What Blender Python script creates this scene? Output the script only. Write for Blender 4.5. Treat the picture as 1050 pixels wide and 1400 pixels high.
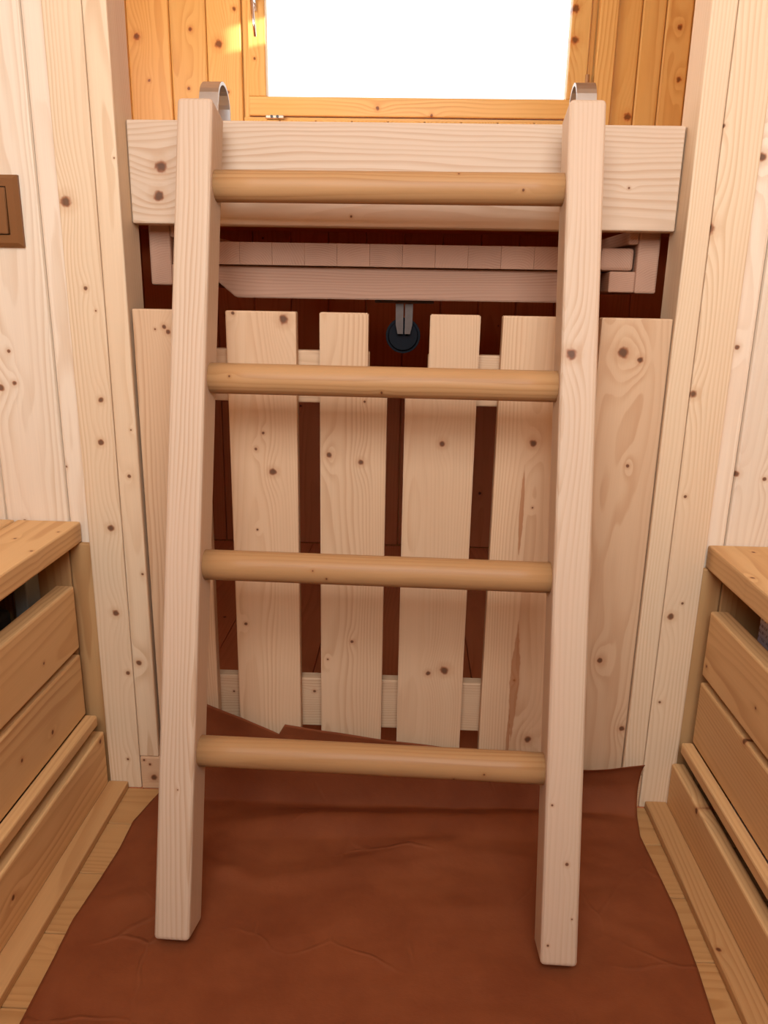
import bpy, bmesh, math, random
from mathutils import Vector, Matrix, noise

for o in list(bpy.data.objects):
    bpy.data.objects.remove(o, do_unlink=True)
scene = bpy.context.scene
COL = scene.collection
rng = random.Random(7)

# ------------------------------------------------------------------ camera
F = 1050.0            # focal length in pixels of the 1050 x 1400 frame
CAM_H = 0.775         # crouching photographer
ROT = Matrix(((0.99916, -0.02720, 0.03080),
              (0.03690, 0.26860, -0.96250),
              (0.01790, 0.96280, 0.26960)))
_c0 = Vector(ROT.col[2]).normalized()
_c1 = (Vector(ROT.col[1]) - _c0 * _c0.dot(Vector(ROT.col[1]))).normalized()
_c2 = _c1.cross(_c0)
ROT = Matrix((_c2, _c1, _c0)).transposed()
cam_data = bpy.data.cameras.new('camera')
cam_data.sensor_fit = 'VERTICAL'
cam_data.sensor_height = 36.0
cam_data.lens = F / 1400.0 * 36.0
cam_data.clip_start = 0.02
cam = bpy.data.objects.new('camera', cam_data)
cam.matrix_world = Matrix.Translation((0, 0, CAM_H)) @ ROT.to_4x4()
COL.objects.link(cam)
scene.camera = cam

# ------------------------------------------------------------------ light
scene.view_settings.view_transform = 'Standard'
scene.view_settings.look = 'None'
scene.view_settings.gamma = 1.0
scene.view_settings.use_curve_mapping = False
scene.view_settings.exposure = 0.0

world = bpy.data.worlds.new('daylight')
scene.world = world
world.use_nodes = True
bg = world.node_tree.nodes['Background']
bg.inputs['Color'].default_value = (0.93, 0.97, 1.0, 1)
bg.inputs['Strength'].default_value = 2.0


def area(name, loc, target, sx, sy, power, color=(1, 1, 1)):
    l = bpy.data.lights.new(name, 'AREA')
    l.shape = 'RECTANGLE'
    l.size, l.size_y, l.energy, l.color = sx, sy, power, color
    o = bpy.data.objects.new(name, l)
    o.location = loc
    o.rotation_euler = (Vector(target) - Vector(loc)).to_track_quat('-Z', 'Y').to_euler()
    COL.objects.link(o)
    return o


# daylight of the open upper half of the entrance door, just behind the camera
area('door_daylight', (-0.02, -0.46, 1.49), (-0.02, 1.0, 1.10), 0.98, 0.78, 29.5, (0.865, 0.965, 1.06))
# added fill lamp at an unseen opening, brightens the sleeping alcove
area('alcove_fill', (-1.07, 1.50, 1.42), (0.0, 1.8, 1.3), 0.60, 0.44, 11, (1.0, 0.98, 0.94))
# low sun from the right; a narrow beam of it passes an added, unseen slot in the alcove's right wall
SUN_DIR = Vector((-1.44, 0.50, -0.34)).normalized()
sun_l = bpy.data.lights.new('sun', 'SUN')
sun_l.energy, sun_l.angle, sun_l.color = 15.0, math.radians(0.6), (1.0, 0.94, 0.82)
sun_o = bpy.data.objects.new('sun', sun_l)
sun_o.rotation_euler = SUN_DIR.to_track_quat('-Z', 'Y').to_euler()
COL.objects.link(sun_o)


# ------------------------------------------------------------------ pixel helpers
def ray(x, y):
    return ROT @ Vector(((x - 525.0) / F, -(y - 700.0) / F, -1.0))


def on_y(x, y, Y):
    d = ray(x, y)
    return d * (Y / d.y) + Vector((0, 0, CAM_H))


def on_x(x, y, X):
    d = ray(x, y)
    return d * (X / d.x) + Vector((0, 0, CAM_H))


# ------------------------------------------------------------------ materials
def new_group(name, ins, outs):
    g = bpy.data.node_groups.new(name, 'ShaderNodeTree')
    for n, t, d in ins:
        s = g.interface.new_socket(n, in_out='INPUT', socket_type=t)
        if d is not None:
            s.default_value = d
    for n, t in outs:
        g.interface.new_socket(n, in_out='OUTPUT', socket_type=t)
    return g, g.nodes.new('NodeGroupInput'), g.nodes.new('NodeGroupOutput')


class NT:
    """small wrapper for writing node maths"""
    def __init__(self, tree):
        self.t = tree

    def link(self, a, b):
        self.t.links.new(a, b)

    def put(self, sock, v):
        if isinstance(v, (int, float)):
            sock.default_value = v
        elif isinstance(v, (tuple, list, Vector)):
            sock.default_value = tuple(v)
        else:
            self.link(v, sock)

    def m(self, op, a, b=0.0, c=0.0, clamp=False):
        n = self.t.nodes.new('ShaderNodeMath')
        n.operation = op
        n.use_clamp = clamp
        for i, v in enumerate((a, b, c)):
            self.put(n.inputs[i], v)
        return n.outputs[0]

    def vm(self, op, a, b=(0, 0, 0)):
        n = self.t.nodes.new('ShaderNodeVectorMath')
        n.operation = op
        self.put(n.inputs[0], a)
        self.put(n.inputs[1], b)
        return n.outputs['Value'] if op in ('LENGTH', 'DOT_PRODUCT', 'DISTANCE') else n.outputs['Vector']

    def comb(self, x, y, z):
        n = self.t.nodes.new('ShaderNodeCombineXYZ')
        for i, v in enumerate((x, y, z)):
            self.put(n.inputs[i], v)
        return n.outputs[0]

    def sep(self, v):
        n = self.t.nodes.new('ShaderNodeSeparateXYZ')
        self.put(n.inputs[0], v)
        return n.outputs

    def noise(self, v, scale=1.0, detail=2.0, rough=0.5):
        n = self.t.nodes.new('ShaderNodeTexNoise')
        self.put(n.inputs['Vector'], v)
        n.inputs['Scale'].default_value = scale
        n.inputs['Detail'].default_value = detail
        n.inputs['Roughness'].default_value = rough
        return n.outputs['Fac']

    def mix(self, f, a, b, blend='MIX'):
        n = self.t.nodes.new('ShaderNodeMix')
        n.data_type = 'RGBA'
        n.blend_type = blend
        self.put(n.inputs[0], f)
        self.put(n.inputs[6], a)
        self.put(n.inputs[7], b)
        return n.outputs[2]

    def smooth(self, v, lo, hi, a=0.0, b=1.0):
        n = self.t.nodes.new('ShaderNodeMapRange')
        n.interpolation_type = 'SMOOTHSTEP'
        self.put(n.inputs[0], v)
        self.put(n.inputs[1], lo)
        self.put(n.inputs[2], hi)
        self.put(n.inputs[3], a)
        self.put(n.inputs[4], b)
        return n.outputs[0]


# a knot: bends the rings around itself, dark heart, warm halo
kg, kin, kout = new_group('pine_knot',
                          [('Vector', 'NodeSocketVector', None), ('U', 'NodeSocketFloat', 0.0), ('W', 'NodeSocketFloat', 0.0),
                           ('R', 'NodeSocketFloat', 0.005), ('Bend', 'NodeSocketFloat', 0.0), ('Mask', 'NodeSocketFloat', 0.0),
                           ('Halo', 'NodeSocketFloat', 0.0)],
                          [('Bend', 'NodeSocketFloat'), ('Mask', 'NodeSocketFloat'), ('Halo', 'NodeSocketFloat')])
k = NT(kg)
uvw = k.sep(kin.outputs['Vector'])
wob = k.noise(kin.outputs['Vector'], 140.0, 1.0)
du = k.m('DIVIDE', k.m('SUBTRACT', uvw[0], kin.outputs['U']), kin.outputs['R'])
dw = k.m('DIVIDE', k.m('SUBTRACT', uvw[2], kin.outputs['W']), kin.outputs['R'])
du2 = k.m('MULTIPLY', du, du)
dw2 = k.m('MULTIPLY', dw, dw)
d = k.m('SQRT', k.m('ADD', du2, dw2))
d = k.m('ADD', d, k.m('MULTIPLY', k.m('SUBTRACT', wob, 0.5), 0.7))
core = k.smooth(d, 0.15, 1.2, 1.0, 0.0)
halo = k.smooth(d, 0.9, 2.4, 1.0, 0.0)
g1 = k.m('EXPONENT', k.m('MULTIPLY', k.m('ADD', k.m('MULTIPLY', du2, 0.16), k.m('MULTIPLY', dw2, 0.035)), -1.0))
bend = k.m('ADD', kin.outputs['Bend'], k.m('MULTIPLY', k.m('MULTIPLY', g1, kin.outputs['R']), 1.3))
k.link(bend, kout.inputs['Bend'])
k.link(k.m('MAXIMUM', kin.outputs['Mask'], core), kout.inputs['Mask'])
k.link(k.m('MAXIMUM', kin.outputs['Halo'], halo), kout.inputs['Halo'])

# the wood itself: growth rings round a pith outside the board, fibres, soft patches
pg, pin, pout = new_group('pine_wood',
                          [('Vector', 'NodeSocketVector', None), ('Bend', 'NodeSocketFloat', 0.0), ('Mask', 'NodeSocketFloat', 0.0),
                           ('Halo', 'NodeSocketFloat', 0.0), ('Early', 'NodeSocketColor', None), ('Late', 'NodeSocketColor', None),
                           ('Tint', 'NodeSocketColor', None), ('Knot', 'NodeSocketColor', None),
                           ('Rings', 'NodeSocketFloat', 190.0), ('Contrast', 'NodeSocketFloat', 0.6)],
                          [('Color', 'NodeSocketColor'), ('Height', 'NodeSocketFloat')])
p = NT(pg)
info = pg.nodes.new('ShaderNodeObjectInfo')
rnd = info.outputs['Random']
r2 = p.m('FRACT', p.m('MULTIPLY', rnd, 17.31))
r3 = p.m('FRACT', p.m('MULTIPLY', rnd, 53.77))
r4 = p.m('FRACT', p.m('MULTIPLY', rnd, 131.9))
gc = pin.outputs['Vector']
q = p.vm('ADD', gc, p.comb(p.m('MULTIPLY', rnd, 31.0), p.m('MULTIPLY', r2, 17.0), p.m('MULTIPLY', r3, 23.0)))
low = p.noise(p.vm('MULTIPLY', q, (9.0, 9.0, 1.6)), 1.0, 2.0)
low2 = p.noise(p.vm('MULTIPLY', q, (28.0, 28.0, 5.0)), 1.0, 2.0)
c = p.sep(gc)
pu = p.m('SUBTRACT', c[0], p.m('MULTIPLY', p.m('SUBTRACT', r2, 0.5), 0.16))
pv = p.m('ADD', c[1], p.m('ADD', 0.025, p.m('MULTIPLY', r3, 0.10)))
ring = p.m('SQRT', p.m('ADD', p.m('MULTIPLY', pu, pu), p.m('MULTIPLY', pv, pv)))
ring = p.m('ADD', ring, p.m('MULTIPLY', low, 0.034))
ring = p.m('ADD', ring, p.m('MULTIPLY', low2, 0.006))
ring = p.m('ADD', ring, p.m('MULTIPLY', c[2], p.m('MULTIPLY', p.m('SUBTRACT', r4, 0.5), 0.03)))
ring = p.m('ADD', ring, pin.outputs['Bend'])
ph = p.m('FRACT', p.m('MULTIPLY', ring, pin.outputs['Rings']))
late = p.m('MULTIPLY', p.smooth(ph, 0.30, 0.88), p.smooth(ph, 0.90, 1.0, 1.0, 0.0))
vary = p.noise(p.vm('MULTIPLY', q, (40.0, 40.0, 1.2)), 1.0, 1.0)
late = p.m('MULTIPLY', late, p.smooth(vary, 0.25, 0.75, 0.25, 1.0))
fib = p.noise(p.vm('MULTIPLY', q, (620.0, 620.0, 9.0)), 1.0, 2.0)
patch = p.noise(p.vm('MULTIPLY', q, (11.0, 11.0, 2.5)), 1.0, 3.0)
col = p.mix(p.m('MULTIPLY', late, pin.outputs['Contrast']), pin.outputs['Early'], pin.outputs['Late'])
col = p.mix(p.m('MULTIPLY', p.smooth(patch, 0.42, 0.68), 0.55), col, pin.outputs['Tint'])
tone = p.m('ADD', 0.90, p.m('ADD', p.m('MULTIPLY', fib, 0.10), p.m('MULTIPLY', r4, 0.10)))
col = p.mix(1.0, col, p.comb(tone, tone, tone), 'MULTIPLY')
col = p.mix(p.m('MULTIPLY', pin.outputs['Halo'], 0.35), col, pin.outputs['Late'])
kdark = p.mix(1.0, pin.outputs['Knot'], (2.3, 2.2, 2.1, 1), 'MULTIPLY')
kheart = p.mix(1.0, pin.outputs['Knot'], (0.75, 0.72, 0.7, 1), 'MULTIPLY')
kcol = p.mix(p.smooth(pin.outputs['Mask'], 0.35, 0.9), kdark, kheart)
col = p.mix(p.smooth(pin.outputs['Mask'], 0.05, 0.6, 0.0, 0.9), col, kcol)
p.link(col, pout.inputs['Color'])
hgt = p.m('ADD', p.m('MULTIPLY', late, 0.5), p.m('MULTIPLY', fib, 0.6))
p.link(hgt, pout.inputs['Height'])

FINISH = {
    # early wood, late wood, soft tint, knot, rings per metre, contrast, roughness
    'wall': ((0.80, 0.645, 0.475), (0.58, 0.37, 0.205), (0.775, 0.595, 0.43), (0.17, 0.065, 0.028), 260, 0.55, 0.6),
    'spruce': ((0.63, 0.405, 0.235), (0.45, 0.225, 0.10), (0.60, 0.365, 0.205), (0.13, 0.046, 0.019), 290, 0.55, 0.6),
    'post': ((0.745, 0.545, 0.345), (0.53, 0.30, 0.145), (0.715, 0.495, 0.305), (0.15, 0.056, 0.023), 210, 0.55, 0.6),
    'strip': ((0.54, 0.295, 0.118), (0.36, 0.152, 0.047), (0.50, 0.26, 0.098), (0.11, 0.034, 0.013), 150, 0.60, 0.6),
    'ladder': ((0.625, 0.445, 0.30), (0.45, 0.245, 0.12), (0.63, 0.425, 0.285), (0.13, 0.046, 0.019), 260, 0.55, 0.55),
    'rung': ((0.44, 0.235, 0.098), (0.315, 0.14, 0.047), (0.415, 0.21, 0.082), (0.14, 0.05, 0.02), 170, 0.60, 0.45),
    'bench': ((0.71, 0.43, 0.19), (0.47, 0.21, 0.07), (0.65, 0.365, 0.147), (0.13, 0.04, 0.015), 150, 0.60, 0.55),
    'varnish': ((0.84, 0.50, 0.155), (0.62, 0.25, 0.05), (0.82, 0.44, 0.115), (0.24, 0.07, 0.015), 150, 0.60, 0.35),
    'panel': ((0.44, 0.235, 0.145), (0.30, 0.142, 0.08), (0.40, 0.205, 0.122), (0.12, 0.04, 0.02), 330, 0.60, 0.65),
    'under': ((0.62, 0.190, 0.072), (0.45, 0.118, 0.040), (0.56, 0.162, 0.058), (0.08, 0.02, 0.007), 150, 0.50, 0.65),  # red of the bounced light under the bed put into the colour
    'floor': ((0.50, 0.265, 0.10), (0.34, 0.145, 0.043), (0.46, 0.235, 0.085), (0.16, 0.06, 0.025), 150, 0.60, 0.5),
}
_mats = {}


def pine(finish, knots=(), streaks=()):
    key = (finish, tuple(knots), tuple(streaks))
    if key in _mats:
        return _mats[key]
    e, l, t, kn, rings, con, rough = FINISH[finish]
    mat = bpy.data.materials.new('pine_' + finish)
    mat.use_nodes = True
    nt = mat.node_tree
    b = nt.nodes['Principled BSDF']
    a = nt.nodes.new('ShaderNodeAttribute')
    a.attribute_name = 'grain'
    g = nt.nodes.new('ShaderNodeGroup')
    g.node_tree = pg
    nt.links.new(a.outputs['Vector'], g.inputs['Vector'])
    prev = None
    for (ku, kw, kr) in knots:
        n = nt.nodes.new('ShaderNodeGroup')
        n.node_tree = kg
        nt.links.new(a.outputs['Vector'], n.inputs['Vector'])
        n.inputs['U'].default_value = ku
        n.inputs['W'].default_value = kw
        n.inputs['R'].default_value = kr
        if prev:
            for s in ('Bend', 'Mask', 'Halo'):
                nt.links.new(prev.outputs[s], n.inputs[s])
        prev = n
    if prev:
        for s in ('Bend', 'Mask', 'Halo'):
            nt.links.new(prev.outputs[s], g.inputs[s])
    for s, v in (('Early', e), ('Late', l), ('Tint', t), ('Knot', kn)):
        g.inputs[s].default_value = (*v, 1)
    g.inputs['Rings'].default_value = rings
    g.inputs['Contrast'].default_value = con
    out = g.outputs['Color']
    for (su, sw_, ru, rw) in streaks:                     # spindle-shaped resin pockets
        w_ = NT(nt)
        wob_ = w_.noise(a.outputs['Vector'], 60.0, 2.0)
        c3 = w_.sep(a.outputs['Vector'])
        eu = w_.m('DIVIDE', w_.m('SUBTRACT', c3[0], su), ru)
        ew = w_.m('DIVIDE', w_.m('SUBTRACT', c3[2], sw_), rw)
        dd_ = w_.m('ADD', w_.m('ADD', w_.m('ABSOLUTE', eu), w_.m('MULTIPLY', ew, ew)), w_.m('MULTIPLY', w_.m('SUBTRACT', wob_, 0.5), 0.8))
        out = w_.mix(w_.smooth(dd_, 0.75, 1.05, 0.7, 0.0), out, (0.36, 0.13, 0.042, 1))
    nt.links.new(out, b.inputs['Base Color'])
    b.inputs['Roughness'].default_value = rough
    b.inputs['Specular IOR Level'].default_value = 0.2
    bp = nt.nodes.new('ShaderNodeBump')
    bp.inputs['Strength'].default_value = 0.25
    bp.inputs['Distance'].default_value = 0.0006
    nt.links.new(g.outputs['Height'], bp.inputs['Height'])
    nt.links.new(bp.outputs['Normal'], b.inputs['Normal'])
    _mats[key] = mat
    return mat


def plain(name, color, rough=0.5, metal=0.0, noise_scale=0.0, noise_amt=0.15, bump=0.0):
    mat = bpy.data.materials.new(name)
    mat.use_nodes = True
    nt = mat.node_tree
    b = nt.nodes['Principled BSDF']
    b.inputs['Base Color'].default_value = (*color, 1)
    b.inputs['Roughness'].default_value = rough
    b.inputs['Metallic'].default_value = metal
    if noise_scale:
        w = NT(nt)
        tc = nt.nodes.new('ShaderNodeTexCoord')
        nz = w.noise(tc.outputs['Object'], noise_scale, 4.0, 0.6)
        tone = w.m('ADD', 1.0 - noise_amt, w.m('MULTIPLY', nz, 2 * noise_amt))
        nt.links.new(w.mix(1.0, (*color, 1), w.comb(tone, tone, tone), 'MULTIPLY'), b.inputs['Base Color'])
        if bump:
            bp = nt.nodes.new('ShaderNodeBump')
            bp.inputs['Strength'].default_value = bump
            bp.inputs['Distance'].default_value = 0.002
            nt.links.new(nz, bp.inputs['Height'])
            nt.links.new(bp.outputs['Normal'], b.inputs['Normal'])
    return mat


# ------------------------------------------------------------------ builders
def tag(o, label=None, cat=None, group=None, kind=None):
    for key, v in (('label', label), ('category', cat), ('group', group), ('kind', kind)):
        if v:
            o[key] = v
    return o


def empty(name, loc, label, cat, group=None):
    o = bpy.data.objects.new(name, None)
    o.location = loc
    o.empty_display_size = 0.05
    COL.objects.link(o)
    return tag(o, label, cat, group)


def attach(o, parent):
    if parent is not None:
        bpy.context.view_layer.update()
        o.parent = parent
        o.matrix_parent_inverse = parent.matrix_world.inverted()
    return o


AX = {'x': 0, 'y': 1, 'z': 2}


def finish_mesh(name, bm, mat, loc=(0, 0, 0), parent=None, grain='z', face='y', smooth=False):
    """bmesh -> object; writes the 'grain' attribute (across, through, along)"""
    bm.normal_update()
    me = bpy.data.meshes.new(name)
    bm.to_mesh(me)
    bm.free()
    w, v = AX[grain], AX[face]
    u = 3 - w - v
    at = me.attributes.new('grain', 'FLOAT_VECTOR', 'POINT')
    for i, vert in enumerate(me.vertices):
        at.data[i].vector = (vert.co[u], vert.co[v], vert.co[w])
    me.materials.append(mat)
    if smooth:
        me.polygons.foreach_set('use_smooth', [True] * len(me.polygons))
    o = bpy.data.objects.new(name, me)
    o.location = loc
    COL.objects.link(o)
    return attach(o, parent)


def box_bm(sx, sy, sz, bevel=0.0, seg=2):
    bm = bmesh.new()
    bmesh.ops.create_cube(bm, size=1.0)
    bmesh.ops.scale(bm, vec=(sx, sy, sz), verts=bm.verts)
    if bevel:
        bmesh.ops.bevel(bm, geom=list(bm.edges), offset=min(bevel, 0.45 * min(sx, sy, sz)), segments=seg, affect='EDGES', profile=0.5)
    return bm


def rand_knots(u, w, n, rmin=0.002, rmax=0.006):
    return [(rng.uniform(-u, u) * 0.42, rng.uniform(-w, w) * 0.46, rng.uniform(rmin, rmax)) for _ in range(n)]


def board(name, x, y, z, finish='spruce', grain='z', face='y', bevel=0.002, parent=None, knots=None, px=None, depth=None, seg=2, rand=0, streaks=()):
    """an axis-aligned piece of timber. px = knots given as pixels of the photograph (x, y, radius), placed on the plane of its visible face"""
    lo = Vector((min(x), min(y), min(z)))
    hi = Vector((max(x), max(y), max(z)))
    ctr, s = (lo + hi) / 2, hi - lo
    ks = list(knots or [])
    iu, iw = 3 - AX[grain] - AX[face], AX[grain]
    for (kx, ky, kr) in (px or []):
        if face == 'y':
            P = on_y(kx, ky, lo.y)
            dist = P.y
        else:
            X = hi.x if ctr.x < 0 else lo.x
            P = on_x(kx, ky, X)
            dist = P.y
        L = P - ctr
        ks.append((round(L[iu], 4), round(L[iw], 4), round(kr * dist / F, 4)))
    if rand:
        ks += [(round(a, 4), round(b, 4), round(c_, 4)) for a, b, c_ in rand_knots(s[iu], s[iw], rand)]
    return finish_mesh(name, box_bm(*s, bevel=bevel, seg=seg), pine(finish, ks, streaks), ctr, parent, grain, face)


def prism(name, pts, axis_lo, axis_hi, axis, mat, parent=None, grain='x', face='y', bevel=0.0, loc=None):
    """outline in the two other axes, extruded along `axis` ('x','y','z')"""
    bm = bmesh.new()
    a = AX[axis]
    o1, o2 = [i for i in range(3) if i != a]
    rings = []
    for h in (axis_lo, axis_hi):
        vs = []
        for (p1, p2) in pts:
            co = [0, 0, 0]
            co[a], co[o1], co[o2] = h, p1, p2
            vs.append(bm.verts.new(co))
        rings.append(vs)
    n = len(pts)
    bm.faces.new(rings[0])
    bm.faces.new(list(reversed(rings[1])))
    for i in range(n):
        j = (i + 1) % n
        bm.faces.new((rings[0][i], rings[1][i], rings[1][j], rings[0][j]))
    bmesh.ops.recalc_face_normals(bm, faces=bm.faces)
    if bevel:
        bmesh.ops.bevel(bm, geom=list(bm.edges), offset=bevel, segments=2, affect='EDGES')
    ctr = Vector((0, 0, 0))
    for v in bm.verts:
        ctr += v.co
    ctr /= len(bm.verts)
    bmesh.ops.translate(bm, vec=-ctr, verts=bm.verts)
    return finish_mesh(name, bm, mat, ctr, parent, grain, face)


# ------------------------------------------------------------------ main dimensions (metres)
YW = 1.066                 # face of the posts framing the alcove
YP = YW + 0.018            # face of the wall planks beside them
YJ = 1.134                 # rear of the posts
YB = 2.37                  # alcove rear wall
JL, JR = -0.388, 0.349     # clear opening between the posts
XL, XR = -0.98, 0.94       # side walls
YREAR = -0.38              # wall behind the camera
ZC = 1.95                  # ceiling
BED = 0.868                # underside of the bed

dark_core = plain('wall_core', (0.30, 0.17, 0.09), 0.9, noise_scale=40)
foil = plain('door_white', (0.6, 0.55, 0.5), 0.6)

# ------------------------------------------------------------------ floor
fl = board('floor', (XL, XR), (YREAR, YB + 0.05), (-0.04, -0.012), 'under', 'x', 'z', 0)
tag(fl, 'pine board floor of the wooden cabin', None, kind='structure')
y = YREAR
i = 0
while y < YW - 0.01:
    y1 = min(y + 0.1045, YW)
    board('floorboard', (XL + 0.002, XR - 0.002), (y + 0.0007, y1 - 0.0007), (-0.012, 0.0), 'floor', 'x', 'z', 0.0015, fl, rand=3)
    y = y1
x = XL
while x < XR - 0.01:
    x1 = min(x + 0.1125, XR)
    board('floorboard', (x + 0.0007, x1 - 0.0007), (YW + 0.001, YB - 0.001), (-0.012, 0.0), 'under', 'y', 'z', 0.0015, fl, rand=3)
    x = x1

# ------------------------------------------------------------------ ceiling, side walls, wall behind the camera
cl = board('ceiling', (XL, XR), (YREAR, YB + 0.03), (ZC + 0.018, ZC + 0.05), 'spruce', 'y', 'z', 0)
tag(cl, 'pale pine board ceiling', None, kind='structure')
x = XL
while x < XR - 0.01:
    x1 = min(x + 0.12, XR)
    board('ceiling_board', (x + 0.0006, x1 - 0.0006), (YREAR, YB), (ZC, ZC + 0.018), 'spruce', 'y', 'z', 0.003, cl, seg=1)
    x = x1


HOLES = [(1.20, 1.80, 1.20, 1.64)]      # added unseen opening for the fill lamp in the left wall: y0, y1, z0, z1


def side_wall(name, X, sgn, label, HOLES):
    """plank wall, with openings where given"""
    zlow = HOLES[0][2] if HOLES else 1.0
    a, b = sorted((X + sgn * 0.016, X + sgn * 0.045))
    root = board(name, (a, b), (YREAR - 0.04, YB + 0.05), (-0.04, zlow), 'spruce', 'z', 'x', 0)
    tag(root, label, None, kind='structure')
    ye = YREAR - 0.04
    for (y0, y1, z0, z1) in HOLES:
        board('wall_core', (a, b), (ye, y0), (zlow, ZC + 0.05), 'spruce', 'z', 'x', 0, root)
        if z0 > zlow:
            board('wall_core', (a, b), (y0, y1), (zlow, z0), 'spruce', 'z', 'x', 0, root)
        board('wall_core', (a, b), (y0, y1), (z1, ZC + 0.05), 'spruce', 'z', 'x', 0, root)
        ye = y1
    board('wall_core', (a, b), (ye, YB + 0.05), (zlow, ZC + 0.05), 'spruce', 'z', 'x', 0, root)
    p0, p1 = sorted((X, X + sgn * 0.016))
    stops = [YREAR]
    for (y0, y1, z0, z1) in HOLES:
        stops += [y0, y1]
    stops.append(YB)
    for k_, (ya, yb) in enumerate(zip(stops[:-1], stops[1:])):
        nn = max(1, round((yb - ya) / 0.1))
        for i_ in range(nn):
            q0, q1 = ya + (yb - ya) * i_ / nn, ya + (yb - ya) * (i_ + 1) / nn
            fin = 'spruce' if q1 < 1.15 else 'varnish'
            spans = [(0, ZC)] if k_ % 2 == 0 else [(0, HOLES[k_ // 2][2]), (HOLES[k_ // 2][3], ZC)]
            for sp2 in spans:
                board('plank', (p0, p1), (q0 + 0.0006, q1 - 0.0006), sp2, fin, 'z', 'x', 0.003, root, seg=1)
    return root


side_wall('wall_left', XL, -1, 'left plank wall of the cabin behind the bench', HOLES)
side_wall('wall_right', XR, 1, 'right plank wall of the cabin behind the bench', [(1.845, 1.893, 1.765, 1.835)])  # added unseen slot that shapes the sun patch by the window

rear = board('wall_rear', (XL, XR), (YREAR - 0.04, YREAR), (-0.04, 1.09), 'spruce', 'z', 'y', 0)
leaf = board('sun_block_leaf', (0.475, 0.505), (-1.10, YREAR - 0.041), (1.09, ZC + 0.05), 'spruce', 'z', 'x', 0.003)  # unseen, added to keep the sun out of the door opening
tag(leaf, 'added unseen door leaf that blocks the sun at the entrance', None, kind='structure')
sun_eaves = board('sun_block_eaves', (XL - 0.05, XR + 0.05), (-1.15, YREAR - 0.041), (ZC + 0.052, ZC + 0.08), 'spruce', 'x', 'z', 0.003)  # unseen, added to stop sun coming in over the door leaf
tag(sun_eaves, 'added unseen overhang that blocks the sun above the entrance', None, kind='structure')
tag(rear, 'plank wall with the entrance, upper half open to daylight', None, kind='structure')
for xx, zz in (((XL, -0.51), (1.09, 1.88)), ((0.47, XR), (1.09, 1.88)), ((XL, XR), (1.88, ZC + 0.05))):
    board('wall_core', xx, (YREAR - 0.04, YREAR), zz, 'spruce', 'z', 'y', 0, rear)

# ------------------------------------------------------------------ alcove rear wall with window
WX0, WX1, WZ0, WZ1 = -0.492, 0.475, 1.252, 1.80      # rough opening
bw = board('wall_back', (XL - 0.03, XR + 0.03), (YB + 0.016, YB + 0.05), (-0.04, WZ0), 'varnish', 'z', 'y', 0)
tag(bw, 'varnished orange pine wall around the window behind the bed', None, kind='structure')
board('wall_core', (XL - 0.03, WX0), (YB + 0.016, YB + 0.05), (WZ0, ZC + 0.05), 'varnish', 'z', 'y', 0, bw)
board('wall_core', (WX1, XR + 0.03), (YB + 0.016, YB + 0.05), (WZ0, ZC + 0.05), 'varnish', 'z', 'y', 0, bw)
board('wall_core', (WX0, WX1), (YB + 0.016, YB + 0.05), (WZ1, ZC + 0.05), 'varnish', 'z', 'y', 0, bw)
back_px = [(187, 50, 5), (260, 40, 3), (299, 60, 6), (204, 110, 2.2), (258, 121, 2.5), (312, 126, 2.5), (930, 37, 4),
           (928, 109, 4), (858, 160, 6), (320, 12, 3)]
edges = [XL, -0.905, -0.811, -0.692, -0.590, WX0 - 0.001]
edges_r = [0.479 + 0.05, 0.594, 0.658, 0.730, 0.835, XR]


def back_plank(x0, x1, z0, z1, fin):
    ks = []
    for (kx, ky, kr) in back_px:
        P = on_y(kx, ky, YB)
        if x0 < P.x < x1 and z0 < P.z < z1:
            ks.append((kx, ky, kr))
    return board('plank', (x0 + 0.0006, x1 - 0.0006), (YB, YB + 0.016), (z0, z1), fin, 'z', 'y', 0.005, bw, px=ks)


ZS = 1.02
for a, b in zip(edges[:-1], edges[1:]):
    back_plank(a, b, ZS, ZC, 'varnish')
for a, b in zip(edges_r[:-1], edges_r[1:]):
    back_plank(a, b, ZS, ZC, 'varnish')
xs = [WX0 - 0.001 + (0.53 - WX0) * t / 10 for t in range(11)]
for a, b in zip(xs[:-1], xs[1:]):
    board('plank', (a + 0.0006, b - 0.0006), (YB, YB + 0.016), (ZS, WZ0), 'varnish', 'z', 'y', 0.005, bw)
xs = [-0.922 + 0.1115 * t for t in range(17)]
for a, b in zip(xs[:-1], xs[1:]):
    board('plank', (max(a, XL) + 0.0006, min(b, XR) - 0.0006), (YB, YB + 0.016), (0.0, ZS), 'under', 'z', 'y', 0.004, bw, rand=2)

win = board('window_1', (WX0, WX1), (YB + 0.004, YB + 0.05), (WZ0 - 0.002, WZ0 + 0.006), 'varnish', 'x', 'z', 0.001)
tag(win, 'varnished pine window over the bed, white with daylight', None, kind='structure')
board('frame_stile', (WX0, WX0 + 0.016), (YB + 0.010, YB + 0.05), (WZ0 + 0.006, WZ1), 'varnish', 'z', 'y', 0.002, win)
board('frame_stile', (WX1 - 0.014, WX1), (YB + 0.010, YB + 0.05), (WZ0 + 0.006, WZ1), 'varnish', 'z', 'y', 0.002, win)
board('frame_head', (WX0, WX1), (YB + 0.010, YB + 0.05), (WZ1 - 0.016, WZ1), 'varnish', 'x', 'y', 0.002, win)
board('sash_rail', (-0.475, 0.458), (YB - 0.006, YB + 0.034), (WZ0 + 0.008, 1.309), 'varnish', 'x', 'y', 0.003, win,
      px=[(516, 148, 3), (590, 158, 2.5)])
board('sash_rail', (-0.475, 0.458), (YB - 0.006, YB + 0.034), (1.735, 1.782), 'varnish', 'x', 'y', 0.003, win)
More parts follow.
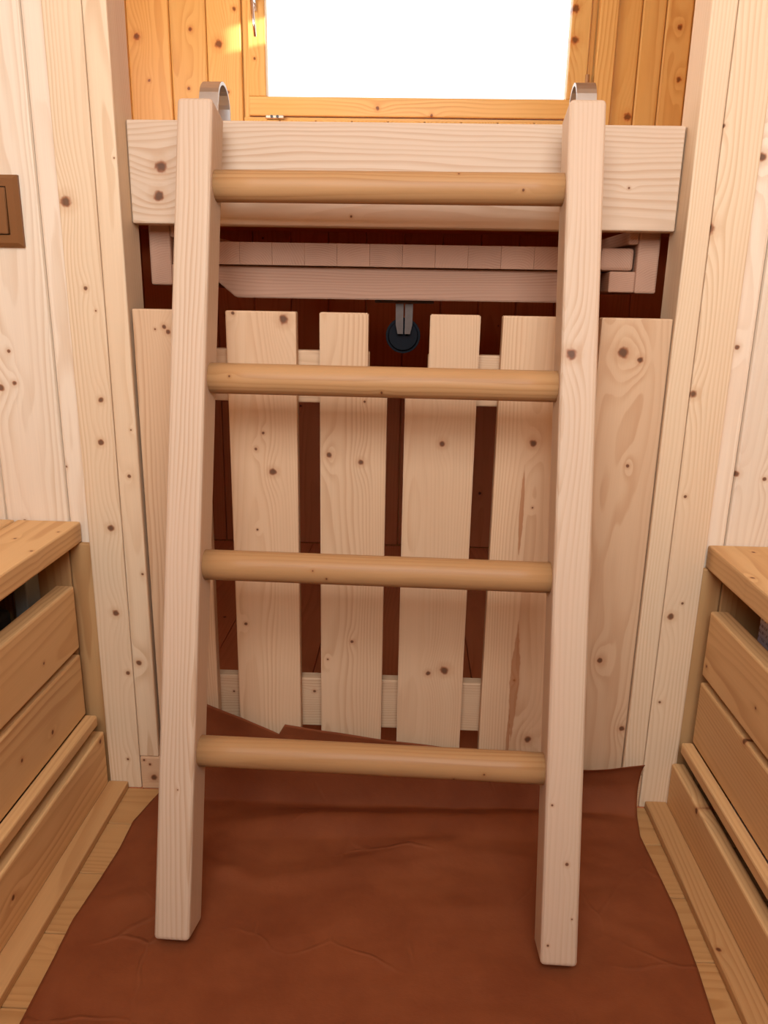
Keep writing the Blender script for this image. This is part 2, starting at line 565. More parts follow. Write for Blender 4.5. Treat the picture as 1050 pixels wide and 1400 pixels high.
board('sash_stile', (-0.475, -0.426), (YB - 0.005, YB + 0.034), (1.309, 1.735), 'varnish', 'z', 'y', 0.003, win, px=[(348, 80, 2)])
board('sash_stile', (0.406, 0.458), (YB - 0.005, YB + 0.034), (1.309, 1.735), 'varnish', 'z', 'y', 0.003, win, px=[(786, 55, 6), (787, 12, 6)])
board('casing', (WX1 + 0.003, 0.528), (YB - 0.012, YB + 0.012), (WZ0 - 0.02, ZC - 0.05), 'varnish', 'z', 'y', 0.003, win)
glass = bpy.data.materials.new('window_glass')
glass.use_nodes = True
gb = glass.node_tree.nodes['Principled BSDF']
gb.inputs['Roughness'].default_value = 0.0
gb.inputs['Transmission Weight'].default_value = 1.0
gb.inputs['IOR'].default_value = 1.02
gb.inputs['Base Color'].default_value = (1, 1, 1, 1)
pane = finish_mesh('pane', box_bm(0.844, 0.004, 0.438), glass, (-0.010, YB + 0.016, 1.522), win)
steel = plain('galvanised_steel', (0.62, 0.60, 0.56), 0.34, 1.0, 60, 0.1)
chrome = plain('polished_metal', (0.80, 0.78, 0.74), 0.18, 1.0)
dark_metal = plain('dark_metal', (0.09, 0.085, 0.08), 0.35, 0.9)
# hinge under the sash
hb = box_bm(0.052, 0.012, 0.010, 0.002)
hinge = finish_mesh('hinge', hb, chrome, (-0.403, YB - 0.004, 1.2565), win)
for dx in (-0.008, 0.008):
    bm = bmesh.new()
    bmesh.ops.create_cone(bm, cap_ends=True, segments=12, radius1=0.004, radius2=0.004, depth=0.004,
                          matrix=Matrix.Rotation(math.pi / 2, 4, 'X'))
    finish_mesh('screw', bm, dark_metal, (-0.403 + dx, YB - 0.011, 1.2565), hinge)


def tube(name, pts, r, mat, parent=None, seg=10, taper=None, loc=(0, 0, 0)):
    bm = bmesh.new()
    pts = [Vector(q_) for q_ in pts]
    prev = None
    n = len(pts)
    for i_, P in enumerate(pts):
        t = (pts[min(i_ + 1, n - 1)] - pts[max(i_ - 1, 0)]).normalized()
        a_ = t.cross(Vector((0.31, 0.9, 0.27))).normalized()
        b_ = t.cross(a_)
        rr = r * (taper(i_ / (n - 1)) if taper else 1)
        ring_ = [bm.verts.new(P + a_ * math.cos(2 * math.pi * s / seg) * rr + b_ * math.sin(2 * math.pi * s / seg) * rr) for s in range(seg)]
        if prev:
            for s in range(seg):
                bm.faces.new((prev[s], prev[(s + 1) % seg], ring_[(s + 1) % seg], ring_[s]))
        else:
            bm.faces.new(list(reversed(ring_)))
        prev = ring_
    bm.faces.new(prev)
    bmesh.ops.recalc_face_normals(bm, faces=bm.faces)
    return finish_mesh(name, bm, mat, loc, parent, smooth=True)


# window handle: rosette with a hanging lever
hz = 1.54
bmh = box_bm(0.016, 0.006, 0.05, 0.002)
handle = finish_mesh('handle', bmh, chrome, (-0.455, YB - 0.008, hz), win)
tube('lever', [(-0.455, YB - 0.008, hz), (-0.455, YB - 0.036, hz), (-0.4535, YB - 0.042, hz - 0.012), (-0.450, YB - 0.042, hz - 0.055),
               (-0.4465, YB - 0.040, hz - 0.094)], 0.0055, chrome, handle, taper=lambda t: 1.0 - 0.3 * t)
# little wooden peg on the window casing
bm = bmesh.new()
bmesh.ops.create_cone(bm, cap_ends=True, segments=14, radius1=0.006, radius2=0.0055, depth=0.05)
finish_mesh('peg', bm, pine('rung'), (0.459, YB - 0.006, 1.345), win, smooth=False)


# ------------------------------------------------------------------ partition beside the alcove (left and right)
def partition(side):
    s = -1 if side == 'left' else 1
    E_in, E_out = (JL, -0.419) if s < 0 else (JR, 0.380)
    T_out = -0.470 if s < 0 else 0.431
    P_edge = -0.5054 if s < 0 else 0.4642
    X_end = XL if s < 0 else XR
    x0, x1 = sorted((E_out, X_end))
    root = board('wall_partition_' + side, (x0, x1), (YP + 0.016, YJ - 0.002), (0, ZC), 'wall', 'z', 'y', 0)
    tag(root, 'pale plank wall closing the alcove on the ' + side, None, kind='structure')
    kE = {-1: [(164, 124, 2.2), (179, 588, 2), (177, 651, 3.5), (156, 216, 1.5), (195, 785, 2.5), (190, 906, 5)],
          1: [(902, 1019, 3), (884, 700, 2)]}[s]
    kT = {-1: [(77, 328, 3), (117, 394, 3.5), (131, 425, 2), (138, 547, 4.5), (138, 605, 5), (90, 275, 9), (158, 838, 6), (152, 722, 6), (175, 920, 4),
               (175, 1038, 3)],
          1: [(967, 312, 10), (948, 539, 6.5), (937, 679, 2.8), (917, 843, 6), (902, 960, 3), (989, 172, 3.5), (933, 825, 2.5)]}[s]
    zE = 0.0585
    board('post', (E_in, E_out), (YW, YJ), (zE, ZC), 'post', 'z', 'y', 0.0022, root, px=kE)
    board('casing_board', (E_out - s * -0.0006, T_out), (YW, YP + 0.016), (0, ZC), 'post', 'z', 'y', 0.0016, root, px=kT)
    # planks, from the casing outwards
    e0, first = T_out, True
    e1 = P_edge
    kP = {-1: [(20, 524, 4), (1, 530, 6), (12, 480, 3), (34, 712, 3)], 1: [(1007, 648, 5), (1045, 655, 3.5), (1042, 215, 7), (1008, 475, 4)]}[s]
    while abs(e0 - X_end) > 0.004:
        ks = []
        for (kx, ky, kr) in kP:
            P = on_y(kx, ky, YP)
            if min(e0, e1) < P.x < max(e0, e1):
                ks.append((kx, ky, kr))
        board('plank', (e0 + s * 0.0005, e1 - s * 0.0005), (YP, YP + 0.016), (0, ZC), 'wall', 'z', 'y', 0.0045, root, px=ks, rand=0 if ks else 1)
        e0 = e1
        e1 = e0 + s * 0.096
        if abs(e1) > abs(X_end) or abs(e1 - X_end) < 0.03:
            e1 = X_end
    return root


partition('left')
partition('right')

# sill beam under the slatted panel
sill = board('trim_1', (-0.4185, 0.3795), (YW - 0.001, YW + 0.045), (0.0, 0.058), 'spruce', 'x', 'y', 0.002,
             px=[(197, 1039, 2.5), (205, 1045, 2.5), (211, 1063, 6)])
tag(sill, 'pine threshold beam under the slatted panel', None, kind='structure')

# ------------------------------------------------------------------ bed
bed = empty('bed', (0, 1.5, 0), 'raised wooden bed with a wide pine front board spanning the alcove', 'bed')
board('front_board', (JL + 0.001, JR - 0.002), (1.105, 1.133), (0.866, 0.9955), 'ladder', 'x', 'y', 0.0022, bed,
      px=[(220, 228, 9), (217, 268, 8), (860, 257, 2), (480, 296, 2)])
yy = 1.175
while yy < 2.16:
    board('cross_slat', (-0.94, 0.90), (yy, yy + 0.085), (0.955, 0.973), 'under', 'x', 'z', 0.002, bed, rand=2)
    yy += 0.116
board('light_stop_board', (-0.94, 0.90), (2.24, YB - 0.003), (0.955, 0.973), 'under', 'x', 'z', 0.002, bed)  # added board that keeps light off the wall below the bed
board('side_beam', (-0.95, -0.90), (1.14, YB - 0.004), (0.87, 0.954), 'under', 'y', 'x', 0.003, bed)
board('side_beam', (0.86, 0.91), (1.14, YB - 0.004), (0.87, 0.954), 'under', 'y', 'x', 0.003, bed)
# channel rails for the pull-out panel
YC0, YC1 = 1.15, 2.30
pn = pine('panel')
for side in (-1, 1):
    if side < 0:
        xo, xi, xl, xu = -0.381, -0.350, -0.322, -0.344
    else:
        xo, xi, xl, xu = 0.344, 0.3135, 0.277, 0.300
    c_ = board('channel_rail', (xo, xi), (YC0, YC1), (0.786, 0.8705), 'panel', 'y', 'z', 0.003, bed)
    for hy in (1.152,):
        board('hanger', (xo, xi), (hy, hy + 0.05), (0.8706, 0.9545), 'panel', 'z', 'x', 0.002, c_)
    board('channel_ledge', (xi, xl), (YC0 + 0.001, YC1), (0.787, 0.8155), 'panel', 'y', 'z', 0.002, c_)
    board('channel_ledge', (xi, xu), (YC0 + 0.001, YC1), (0.852, 0.8705), 'panel', 'y', 'z', 0.002, c_)

# ------------------------------------------------------------------ pull-out panel under the bed
po = empty('pull_out_panel', (0, 1.16, 0.786), 'laminated pine pull-out board sliding under the bed, with castor', 'panel')
px0, px1 = -0.346, 0.311
n = 14
for i in range(n):
    a = px0 + (px1 - px0) * i / n
    b = px0 + (px1 - px0) * (i + 1) / n
    board('stave', (a + 0.0001, b - 0.0001), (1.158, 2.2), (0.8165, 0.8475), 'panel', 'y', 'z', 0.0045 if i in (0, n - 1) else 0.0004, po, seg=2)
prism('cross_beam', [(-0.312, 0.8155), (-0.312, 0.812), (-0.262, 0.7705), (0.222, 0.7715), (0.27, 0.812), (0.27, 0.8155)], 1.170, 1.20, 'y',
      pine('panel', ((-0.13, 0.005, 0.004),)), po, grain='x', face='y', bevel=0.0015)
dull = plain('dull_metal', (0.09, 0.06, 0.045), 0.5, 0.5, 200, 0.25)
castor = finish_mesh('castor', box_bm(0.088, 0.055, 0.004, 0.001), dull, (-0.0135, 1.215, 0.7685), po)
castor['label'] = 'swivel castor with steel plate and black wheel'
for sx in (-1, 1):
    prism('fork', [(-0.0133 + sx * 0.0012, 0.766), (-0.0133 + sx * 0.0130, 0.766), (-0.0133 + sx * 0.0125, 0.735), (-0.0133 + sx * 0.0095, 0.7215),
                   (-0.0133 + sx * 0.0012, 0.7215)], 1.193, 1.1965, 'y', dull, castor)
rubber = plain('black_rubber', (0.005, 0.005, 0.007), 0.7)
rubber.node_tree.nodes['Principled BSDF'].inputs['Specular IOR Level'].default_value = 0.15
bm = bmesh.new()
bmesh.ops.create_cone(bm, cap_ends=True, segments=28, radius1=0.0265, radius2=0.0265, depth=0.022, matrix=Matrix.Rotation(math.pi / 2, 4, 'X'))
bmesh.ops.bevel(bm, geom=[e for e in bm.edges if len(e.link_faces) == 2 and abs(e.calc_face_angle(0)) > 1.0], offset=0.005, segments=3, affect='EDGES')
finish_mesh('wheel', bm, rubber, (-0.0145, 1.214, 0.7185), castor, smooth=False)

# ------------------------------------------------------------------ slatted panel closing the space under the bed
gate = empty('slatted_panel', (0, 1.08, 0.0585), 'pale pine slatted panel closing the space under the bed', 'panel')
GY0, GY1 = 1.0715, 1.0905
ZT, ZB = 0.7535, 0.0595
slats = [(-0.3845, -0.289, [(224, 447, 3.5), (230, 454, 4), (212, 450, 2)]),
         (-0.256, -0.159, [(388, 437, 8), (360, 592, 2.5), (350, 614, 3), (373, 645, 6), (352, 724, 2), (336, 853, 3), (318, 428, 3)]),
         (-0.127, -0.033, [(497, 568, 2), (492, 650, 5), (449, 640, 5), (494, 436, 2), (480, 893, 3), (447, 917, 2)]),
         (-0.008, 0.0915, [(602, 555, 3), (605, 625, 5.5), (608, 803, 4), (608, 932, 8), (586, 936, 4.5)]),
         (0.1215, 0.2215, [(729, 606, 6), (728, 694, 2), (721, 1011, 7), (703, 930, 2.5)]),
         (0.2535, 0.3480, [(852, 482, 9), (876, 492, 5), (858, 637, 3), (820, 903, 5), (850, 996, 5)])]
for i, (a, b, ks) in enumerate(slats):
    if i in (2, 3):
        zn = 0.668
        if i == 2:
            pts = [(a, ZB), (b, ZB), (b, zn), (-0.0605, zn), (-0.0605, ZT), (a, ZT)]
        else:
            pts = [(a, ZB), (b, ZB), (b, ZT), (0.0235, ZT), (0.0235, zn), (a, zn)]
        cx = sum(q_[0] for q_ in pts) / 6
        cz = sum(q_[1] for q_ in pts) / 6
        kk = []
        for kx, ky, kr in ks:
            P = on_y(kx, ky, GY0)
            kk.append((round(P.x - cx, 4), round(P.z - cz, 4), round(kr * 1.07 / F, 4)))
        prism('slat', pts, GY0, GY1, 'y', pine('spruce', kk), gate, 'z', 'y', bevel=0.0014)
    else:
        st = []
        if i == 4:
            for kx, ky, ru, rw in ((703, 935, 7, 95), (713, 700, 3.5, 60), (694, 1010, 3, 40)):
                P = on_y(kx, ky, GY0)
                st.append((round(P.x - (a + b) / 2, 4), round(P.z - (ZB + ZT) / 2, 4), round(ru * 1.1 / F, 4), round(rw * 1.2 / F, 4)))
        board('slat', (a, b), (GY0, GY1), (ZB, ZT), 'spruce', 'z', 'y', 0.002, gate, px=ks, streaks=st)
board('rail', (-0.37, -0.0595), (1.0915, 1.112), (0.628, 0.701), 'spruce', 'x', 'y', 0.002, gate)
board('rail', (0.0225, 0.335), (1.0915, 1.112), (0.628, 0.699), 'spruce', 'x', 'y', 0.002, gate)
board('rail', (-0.37, 0.335), (1.0915, 1.112), (0.110, 0.194), 'spruce', 'x', 'y', 0.002, gate, px=[(320, 945, 2), (430, 945, 3)])


# ------------------------------------------------------------------ benches
def bench(side):
    s = -1 if side == 'left' else 1
    if s < 0:
        nose, zt, zb, front = -0.4868, 0.4450, 0.4130, -0.4935
        A, B, lip, kick, trim = (0.252, 0.353), (0.139, 0.2415), (0.121, 0.139), (-0.4725, 0.103), -0.440
        lipx = -0.4755
        label = 'pine bench whose seat ends below the light switch, slatted front'
    else:
        nose, zt, zb, front = 0.4385, 0.4358, 0.4010, 0.4440
        A, B, lip, kick, trim = (0.2415, 0.344), (0.1285, 0.230), (0.110, 0.128), (0.4225, 0.083), 0.3885
        lipx = 0.4275
        label = 'pine bench with a printed carton beneath its seat, slatted front'
    Xw = XL if s < 0 else XR
    Y0, Y1 = YREAR + 0.02, YP - 0.001
    root = empty('bench', (s * 0.7, 0.3, 0), label, 'bench', None)
    # seat boards
    e = nose
    first = True
    while abs(Xw - e) > 0.02:
        e2 = e + s * (0.1 if first else 0.118)
        if abs(Xw - e2) < 0.05 or abs(e2) > abs(Xw):
            e2 = Xw - s * 0.003
        if s < 0:
            px_ = [(78, 727, 2.5), (19, 736, 3), (41, 753, 3)] if first else []
        else:
            px_ = [(1032, 755, 3), (1031, 790, 4)] if first else []
        ks = []
        for kx, ky, kr in px_:
            d_ = ray(kx, ky)
            P = d_ * ((zt - CAM_H) / d_.z)
            ks.append((round(P.x - (e + e2) / 2, 4), round(P.y - (Y0 + Y1 - 0.0) / 2, 4), round(kr * P.y / F, 4)))
        board('seat_board', (e, e2 - s * 0.004), (Y0, Y1 - 0.001), (zb, zt), 'bench', 'y', 'z', 0.003, root, knots=ks, rand=0 if first else 3)
        e = e2
        first = False
    f0, f1 = front, front + s * 0.027
    Ye = YW - 0.012
    kA = [(70, 821, 2.5), (60, 907, 3)] if s < 0 else [(966, 911, 3), (1033, 968, 3)]
    kB = [(72, 1001, 5), (30, 1040, 4)] if s < 0 else [(1017, 1014, 6)]
    board('front_slat', (f0, f1), (Y0 + 0.02, Ye), A, 'bench', 'y', 'x', 0.003, root, px=kA)
    sb = board('front_slat', (f0, f1), (Y0 + 0.02, Ye), B, 'bench', 'y', 'x', 0.003, root, px=kB)
    board('lip', (lipx, f0 + s * 0.001), (Y0 + 0.02, Ye - 0.002), lip, 'bench', 'y', 'x', 0.003, sb)
    k0, k1 = kick[0], kick[0] + s * 0.02
    board('kick_board', (k0, k1), (Y0 + 0.02, YW - 0.001), (0.0, kick[1]), 'bench', 'y', 'x', 0.003, root,
          px=[(18, 1227, 6), (137, 1014, 5)] if s < 0 else [(952, 1108, 6)])
    # added boards, their brown stands in for shade on the wall below the seat
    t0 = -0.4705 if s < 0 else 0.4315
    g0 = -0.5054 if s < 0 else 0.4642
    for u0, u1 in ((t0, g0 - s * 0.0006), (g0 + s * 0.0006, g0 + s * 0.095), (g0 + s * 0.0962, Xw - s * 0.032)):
        board('shade_board', (u0, u1), (YP - 0.010, YP - 0.0005), (0.0, zb - 0.0005), 'strip', 'z', 'y', 0.002, root)
    # frame inside
    for yy_ in (-0.3, 0.35):
        board('leg', (f1 + s * 0.001, f1 + s * 0.04), (yy_, yy_ + 0.04), (0, zb), 'bench', 'z', 'x', 0.002, root)
    board('bearer', (Xw - s * 0.03, Xw - s * 0.004), (Y0 + 0.02, Y1 - 0.012), (zb - 0.05, zb), 'bench', 'y', 'x', 0.002, root)
    bb = board('baseboard_' + side, (k0 - s * 0.0005, trim), (Y0 + 0.02, YW - 0.001), (0.0, 0.013), 'strip', 'y', 'z', 0.002, None,
               px=None, rand=4)
    tag(bb, 'narrow pine strip on the floor below the ' + side + ' bench', None, kind='structure')
    return root


benchL = bench('left')
benchR = bench('right')
grey_post = plain('grey_paint', (0.30, 0.31, 0.27), 0.6, noise_scale=50)
sp = finish_mesh('support_post', box_bm(0.02, 0.040, 0.412, 0.002), grey_post, (-0.562, 1.047, 0.2065), benchL)
sp['label'] = 'grey upright post'
# things stored under the benches
box_dark = plain('dark_plastic', (0.03, 0.025, 0.022), 0.5, noise_scale=30)
cr = empty('storage_box', (-0.70, 0.84, 0), 'dark storage box under the bench below the light switch', 'box')
bm = box_bm(0.24, 0.34, 0.30, 0.01)
finish_mesh('body', bm, box_dark, (-0.70, 0.84, 0.15), cr)
finish_mesh('lid', box_bm(0.256, 0.356, 0.03, 0.008), box_dark, (-0.70, 0.84, 0.3152), cr)

ct_mat = bpy.data.materials.new('printed_card')
ct_mat.use_nodes = True
w = NT(ct_mat.node_tree)
tc = ct_mat.node_tree.nodes.new('ShaderNodeTexCoord')
sp_ = w.sep(tc.outputs['Object'])
row = w.m('FRACT', w.m('MULTIPLY', sp_[2], 110.0))
wd = w.noise(w.vm('MULTIPLY', tc.outputs['Object'], (300.0, 300.0, 110.0)), 1.0, 1.0)
ink = w.m('MULTIPLY', w.smooth(row, 0.45, 0.55), w.smooth(wd, 0.46, 0.52))
ct_mat.node_tree.links.new(w.mix(w.m('MULTIPLY', ink, 0.8), (0.72, 0.66, 0.74, 1), (0.22, 0.15, 0.22, 1)),
                           ct_mat.node_tree.nodes['Principled BSDF'].inputs['Base Color'])
ct_mat.node_tree.nodes['Principled BSDF'].inputs['Roughness'].default_value = 0.4
carton = empty('carton', (0.56, 0.955, 0), 'pale printed carton standing under the bench, behind its top slat', 'box')
finish_mesh('body', box_bm(0.12, 0.13, 0.36, 0.002), ct_mat, (0.56, 0.955, 0.18), carton)
finish_mesh('flap', box_bm(0.118, 0.064, 0.002, 0.0005), ct_mat, (0.56, 0.988, 0.3612), carton)
finish_mesh('flap', box_bm(0.118, 0.064, 0.002, 0.0005), ct_mat, (0.56, 0.922, 0.3612), carton)

# ------------------------------------------------------------------ light switch
brown = plain('brown_plastic', (0.19, 0.07, 0.016), 0.4)
brown_d = plain('switch_gap', (0.045, 0.016, 0.006), 0.5)
sw_x1, sw_z0, sw_z1 = -0.5278, 0.8308, 0.9225
sw_x0 = sw_x1 - 0.0917
sw = empty('light_switch', ((sw_x0 + sw_x1) / 2, YP, sw_z0), 'square brown plastic light switch on the plank wall', 'switch')
cx, cz = (sw_x0 + sw_x1) / 2, (sw_z0 + sw_z1) / 2
# bevelled frame with an opening
bm = bmesh.new()
ho, hm, hi_ = 0.04525, 0.0405, 0.0305
lv = []
for hw, yy_ in ((ho, YP - 0.0004), (ho, YP - 0.005), (hm, YP - 0.0095), (hi_, YP - 0.0095), (hi_, YP - 0.004)):
    lv.append([bm.verts.new((sx * hw, yy_ - YP, sz * hw)) for sx, sz in ((-1, -1), (1, -1), (1, 1), (-1, 1))])
for a_, b_ in zip(lv[:-1], lv[1:]):
    for i in range(4):
        j = (i + 1) % 4
        bm.faces.new((a_[i], a_[j], b_[j], b_[i]))
bm.faces.new(lv[0])
bmesh.ops.recalc_face_normals(bm, faces=bm.faces)
finish_mesh('frame', bm, brown, (cx, YP, cz), sw)
finish_mesh('gap_plate', box_bm(0.0615, 0.003, 0.0615), brown_d, (cx, YP - 0.0045, cz), sw)
prism('rocker', [(YP - 0.006, cz - 0.0292), (YP - 0.0135, cz - 0.0292), (YP - 0.0115, cz), (YP - 0.0098, cz + 0.0292), (YP - 0.006, cz + 0.0292)],
      cx - 0.0292, cx + 0.0292, 'x', brown, sw, bevel=0.0008)

# ------------------------------------------------------------------ kraft paper
PL = [(1.048, -0.388), (0.981, -0.403), (0.925, -0.402), (0.859, -0.406), (0.789, -0.413), (0.712, -0.410), (0.645, -0.409), (0.2, -0.40)]
PR = [(1.05, 0.372), (0.993, 0.362), (0.924, 0.365), (0.844, 0.368), (0.753, 0.364), (0.685, 0.358), (0.2, 0.33)]


def lerp_tab(tab, v):
    if v >= tab[0][0]:
        return tab[0][1]
    for (a_, fa), (b_, fb) in zip(tab[:-1], tab[1:]):
        if b_ <= v <= a_:
            t = (v - b_) / (a_ - b_)
            return fb + (fa - fb) * t
    return tab[-1][1]


TOP = [(-0.40, 0.02), (-0.365, 0.09), (-0.33, 0.165), (-0.302, 0.164), (-0.249, 0.143), (-0.190, 0.115), (-0.183, 0.133), (-0.124, 0.125), (-0.021, 0.112),
       (0.10, 0.098), (0.20, 0.085), (0.287, 0.077), (0.326, 0.080), (0.376, 0.088)]


def top_h(x_):
    if x_ <= TOP[0][0]:
        return TOP[0][1]
    for (a_, fa), (b_, fb) in zip(TOP[:-1], TOP[1:]):
        if a_ <= x_ <= b_:
            return fa + (fb - fa) * (x_ - a_) / (b_ - a_)
    return TOP[-1][1]


def crease(x_, y_, ax, ay, bx, by, width, amp):
    dx_, dy_ = bx - ax, by - ay
    L_ = math.hypot(dx_, dy_)
    t = ((x_ - ax) * dx_ + (y_ - ay) * dy_) / (L_ * L_)
    dd = abs((x_ - ax) * dy_ - (y_ - ay) * dx_) / L_
    fade = max(0.0, min(1.0, t * 5, (1 - t) * 5)) if 0 < t < 1 else 0.0
    return amp * fade * max(0.0, 1 - dd / width)


CR = [(-0.26, 0.985, 0.36, 1.015, 0.035, 0.017), (-0.05, 0.955, 0.30, 0.915, 0.035, 0.005), (-0.36, 0.93, -0.18, 0.86, 0.02, 0.004),
      (-0.22, 0.86, 0.10, 0.93, 0.03, 0.005), (-0.10, 0.90, 0.16, 0.99, 0.02, 0.004), (0.0, 0.82, 0.34, 0.86, 0.03, 0.004), (-0.40, 0.80, -0.2, 0.90, 0.02, 0.004),
      (0.20, 0.86, 0.33, 0.79, 0.015, 0.003), (-0.35, 0.70, -0.05, 0.80, 0.025, 0.003), (0.05, 0.72, 0.32, 0.76, 0.03, 0.003)]


def paper_h(x_, y_):
    h = 0.0035 + 0.0045 * abs(noise.noise(Vector((x_ * 7, y_ * 11, 2.0)))) + 0.002 * abs(noise.noise(Vector((x_ * 22, y_ * 26, 5.0))))
    for c_ in CR:
        h += crease(x_, y_, *c_)
    for fx in (-0.272, 0.199):         # pressed flat by the ladder feet
        dd = math.hypot(x_ - fx, y_ - 0.78)
        kf = max(0.0, min(1.0, (dd - 0.045) / 0.07))
        h = 0.001 + (h - 0.001) * kf
    e_ = min(1.0, max(0.0, min(x_ - lerp_tab(PL, y_), lerp_tab(PR, y_) - x_) / 0.05))
    return 0.0012 + (h - 0.001) * (0.35 + 0.65 * e_)


bm = bmesh.new()
NX, NY, NU = 150, 150, 26
rows = []
YF = 1.036
for j in range(NY + 1):
    yv = 0.2 + (YF - 0.2) * (j / NY)
    a_, b_ = lerp_tab(PL, yv), lerp_tab(PR, yv)
    rows.append([bm.verts.new((a_ + (b_ - a_) * i / NX, yv, paper_h(a_ + (b_ - a_) * i / NX, yv))) for i in range(NX + 1)])
for j in range(1, NU + 1):
    t = j / NU
    row_ = []
    for i in range(NX + 1):
        a_, b_ = lerp_tab(PL, YF) * (1 - t) + t * -0.345, lerp_tab(PR, YF) * (1 - t) + t * 0.376
        xv = a_ + (b_ - a_) * i / NX
        base = paper_h(xv, YF)
        zt_ = max(base + 0.004, top_h(xv))
        lean = 0.022 * (1 - (1 - min(1, t * 1.6)) ** 2)
        curl = 0.010 * max(0.0, (t - 0.75) / 0.25) ** 2 * (0.4 + 0.6 * (xv > 0.2) + 0.5 * noise.noise(Vector((xv * 9, 0, 7))))
        wv = 0.004 * noise.noise(Vector((xv * 10, t * 3, 1))) * math.sin(math.pi * min(1, t))
        row_.append(bm.verts.new((xv, min(YF + lean - curl + wv, 1.0615), base + (zt_ - base) * t ** 1.15)))
    rows.append(row_)
for r0, r1_ in zip(rows[:-1], rows[1:]):
    for i in range(NX):
        bm.faces.new((r0[i], r0[i + 1], r1_[i + 1], r1_[i]))
kraft = bpy.data.materials.new('kraft_paper')
kraft.use_nodes = True
w = NT(kraft.node_tree)
tc = kraft.node_tree.nodes.new('ShaderNodeTexCoord')
oc = tc.outputs['Object']
n1 = w.noise(oc, 9.0, 4.0, 0.6)
n2 = w.noise(w.vm('MULTIPLY', oc, (260.0, 900.0, 300.0)), 1.0, 2.0)
vor = kraft.node_tree.nodes.new('ShaderNodeTexVoronoi')
vor.feature = 'DISTANCE_TO_EDGE'
vor.inputs['Scale'].default_value = 9.0
warp = w.vm('ADD', oc, w.vm('MULTIPLY', w.comb(w.noise(oc, 12.0, 2.0), w.noise(w.vm('ADD', oc, (3, 1, 7)), 12.0, 2.0), 0.0), (0.035, 0.035, 0.0)))
kraft.node_tree.links.new(warp, vor.inputs['Vector'])
fold = w.smooth(vor.outputs['Distance'], 0.0, 0.035, 1.0, 0.0)
foldm = w.m('MULTIPLY', fold, w.smooth(w.noise(oc, 5.0, 1.0), 0.5, 0.65))
kc = w.mix(w.smooth(n1, 0.3, 0.7), (0.185, 0.046, 0.0145, 1), (0.225, 0.060, 0.019, 1))
kc = w.mix(w.m('MULTIPLY', foldm, 0.16), kc, (0.28, 0.095, 0.04, 1))
kb = kraft.node_tree.nodes['Principled BSDF']
kraft.node_tree.links.new(kc, kb.inputs['Base Color'])
kb.inputs['Roughness'].default_value = 0.7
kb.inputs['Specular IOR Level'].default_value = 0.15
bp = kraft.node_tree.nodes.new('ShaderNodeBump')
bp.inputs['Strength'].default_value = 0.8
bp.inputs['Distance'].default_value = 0.003
hh = w.m('ADD', w.m('MULTIPLY', foldm, 0.6), w.m('ADD', w.m('MULTIPLY', n2, 0.08), w.m('MULTIPLY', w.noise(oc, 30.0, 3.0), 0.5)))
kraft.node_tree.links.new(hh, bp.inputs['Height'])
kraft.node_tree.links.new(bp.outputs['Normal'], kb.inputs['Normal'])
paper = finish_mesh('kraft_paper', bm, kraft, (0, 0, 0), None, smooth=True)
tag(paper, 'creased brown kraft paper spread over the floor, curling up at the panel', 'paper')
sm = paper.modifiers.new('thickness', 'SOLIDIFY')
sm.thickness = 0.0006
sm.offset = 1.0

# ------------------------------------------------------------------ ladder
TH = math.radians(15.7)
LO = Vector((0.0, 0.793, 0.0022))
ladder = empty('ladder', LO, 'pale wooden ladder with round rungs hooked onto the bed board', 'ladder')
ladder.rotation_euler = (-TH, 0, math.radians(-1.5))
bpy.context.view_layer.update()
LM = ladder.matrix_world.copy()
LI = LM.inverted()
DEP = 0.055


def child(o):
    """the mesh is written in ladder coordinates"""
    o.parent = ladder
    return o


def ladder_px(x_, y_):
    C = LI @ Vector((0, 0, CAM_H))
    d_ = LI.to_3x3() @ ray(x_, y_)
    t = (-DEP - C.y) / d_.y
    return C + d_ * t


RAILS = [(-0.2935, -0.2495, 0.0, 1.0265, [(243, 1080, 1.5)]),
         (0.1770, 0.2205, 0.0, 1.0265, [(781, 484, 9), (775, 1182, 3), (749, 1293, 2), (782, 1257, 1.5), (755, 1101, 2)])]
for a, b, s0, s1, ks in RAILS:
    bm = box_bm(b - a, DEP, s1 - s0, 0.0055, 3)
    for v in bm.verts:                 # the rails are not quite parallel
        t = v.co.z / (s1 - s0) + 0.5
        v.co.x += -0.007 * t if a < 0 else -0.0045
    ctr = Vector(((a + b) / 2, -DEP / 2, (s0 + s1) / 2))
    kk = []
    for kx, ky, kr in ks:
        P = ladder_px(kx, ky) - ctr
        kk.append((round(P.x, 4), round(P.z, 4), round(kr * 0.95 / F, 4)))
    child(finish_mesh('rail', bm, pine('ladder', kk), ctr, None, 'z', 'y'))
RR = 0.0190
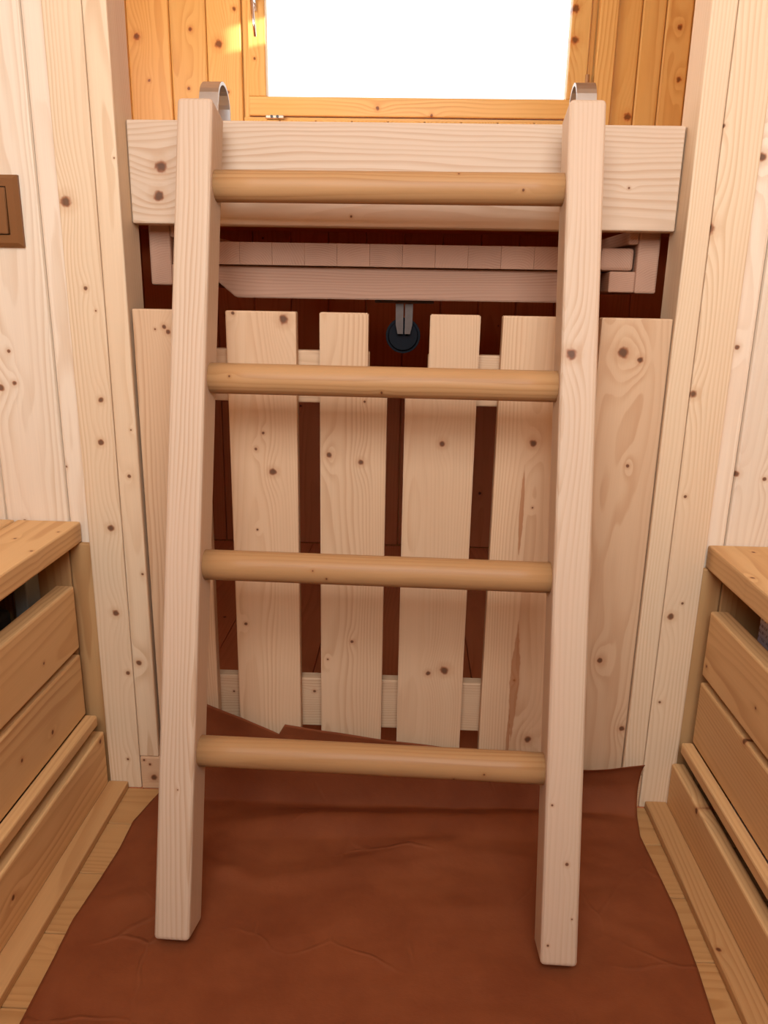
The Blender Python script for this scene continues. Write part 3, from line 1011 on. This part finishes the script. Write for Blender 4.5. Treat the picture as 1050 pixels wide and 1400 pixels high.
for sr in (0.930, 0.690, 0.457, 0.2245):
    bm = bmesh.new()
    bmesh.ops.create_cone(bm, cap_ends=True, segments=40, radius1=RR, radius2=RR, depth=0.440, matrix=Matrix.Rotation(math.pi / 2, 4, 'Y'))
    bmesh.ops.subdivide_edges(bm, edges=[e for e in bm.edges if abs(e.verts[0].co.x - e.verts[1].co.x) > 0.1], cuts=8)
    me_smooth = [f for f in bm.faces if abs(f.normal.x) < 0.5]
    for f_ in me_smooth:
        f_.smooth = True
    child(finish_mesh('rung', bm, pine('rung', tuple((round(rng.uniform(-0.015, 0.015), 4), round(rng.uniform(-0.2, 0.2), 4), 0.002) for _ in range(2))),
                      Vector((-0.03625, -DEP / 2 + 0.001, sr)), None, 'x', 'y'))
# steel hooks: bent flat bar from the rail's back over the bed board
for hx in (-0.279, 0.203):
    def to_local(Y_, Z_):
        v = Vector((0, Y_, Z_)) - Vector((0, LO.y, LO.z))
        return (v.y * math.cos(TH) - v.z * math.sin(TH), v.y * math.sin(TH) + v.z * math.cos(TH))
    cl_ = []
    cl_.append((0.0022, 0.90))
    cl_.append((0.0022, 1.010))
    y_c, z_c, r_ = 1.1135, 1.0120, 0.0300
    for kdeg in range(166, -1, -12):
        cl_.append(to_local(y_c + r_ * math.cos(math.radians(kdeg)), z_c + r_ * math.sin(math.radians(kdeg))))
    cl_.append(to_local(y_c + r_, 0.955))
    hw, ht = 0.0125, 0.0020
    bm = bmesh.new()
    pr = None
    for i_, (ly, lz) in enumerate(cl_):
        p0 = Vector(cl_[max(i_ - 1, 0)])
        p1 = Vector(cl_[min(i_ + 1, len(cl_) - 1)])
        t_ = (p1 - p0).normalized()
        nrm = Vector((-t_.y, t_.x))
        cur = [bm.verts.new((sx * hw, ly + nrm.x * ht * sn, lz + nrm.y * ht * sn)) for sx, sn in ((-1, -1), (1, -1), (1, 1), (-1, 1))]
        if pr:
            for s in range(4):
                bm.faces.new((pr[s], pr[(s + 1) % 4], cur[(s + 1) % 4], cur[s]))
        else:
            bm.faces.new(cur)
        pr = cur
    bm.faces.new(list(reversed(pr)))
    bmesh.ops.recalc_face_normals(bm, faces=bm.faces)
    hk = child(finish_mesh('hook', bm, steel, (hx, 0, 0), None))
    hk['label'] = 'bent steel hook'
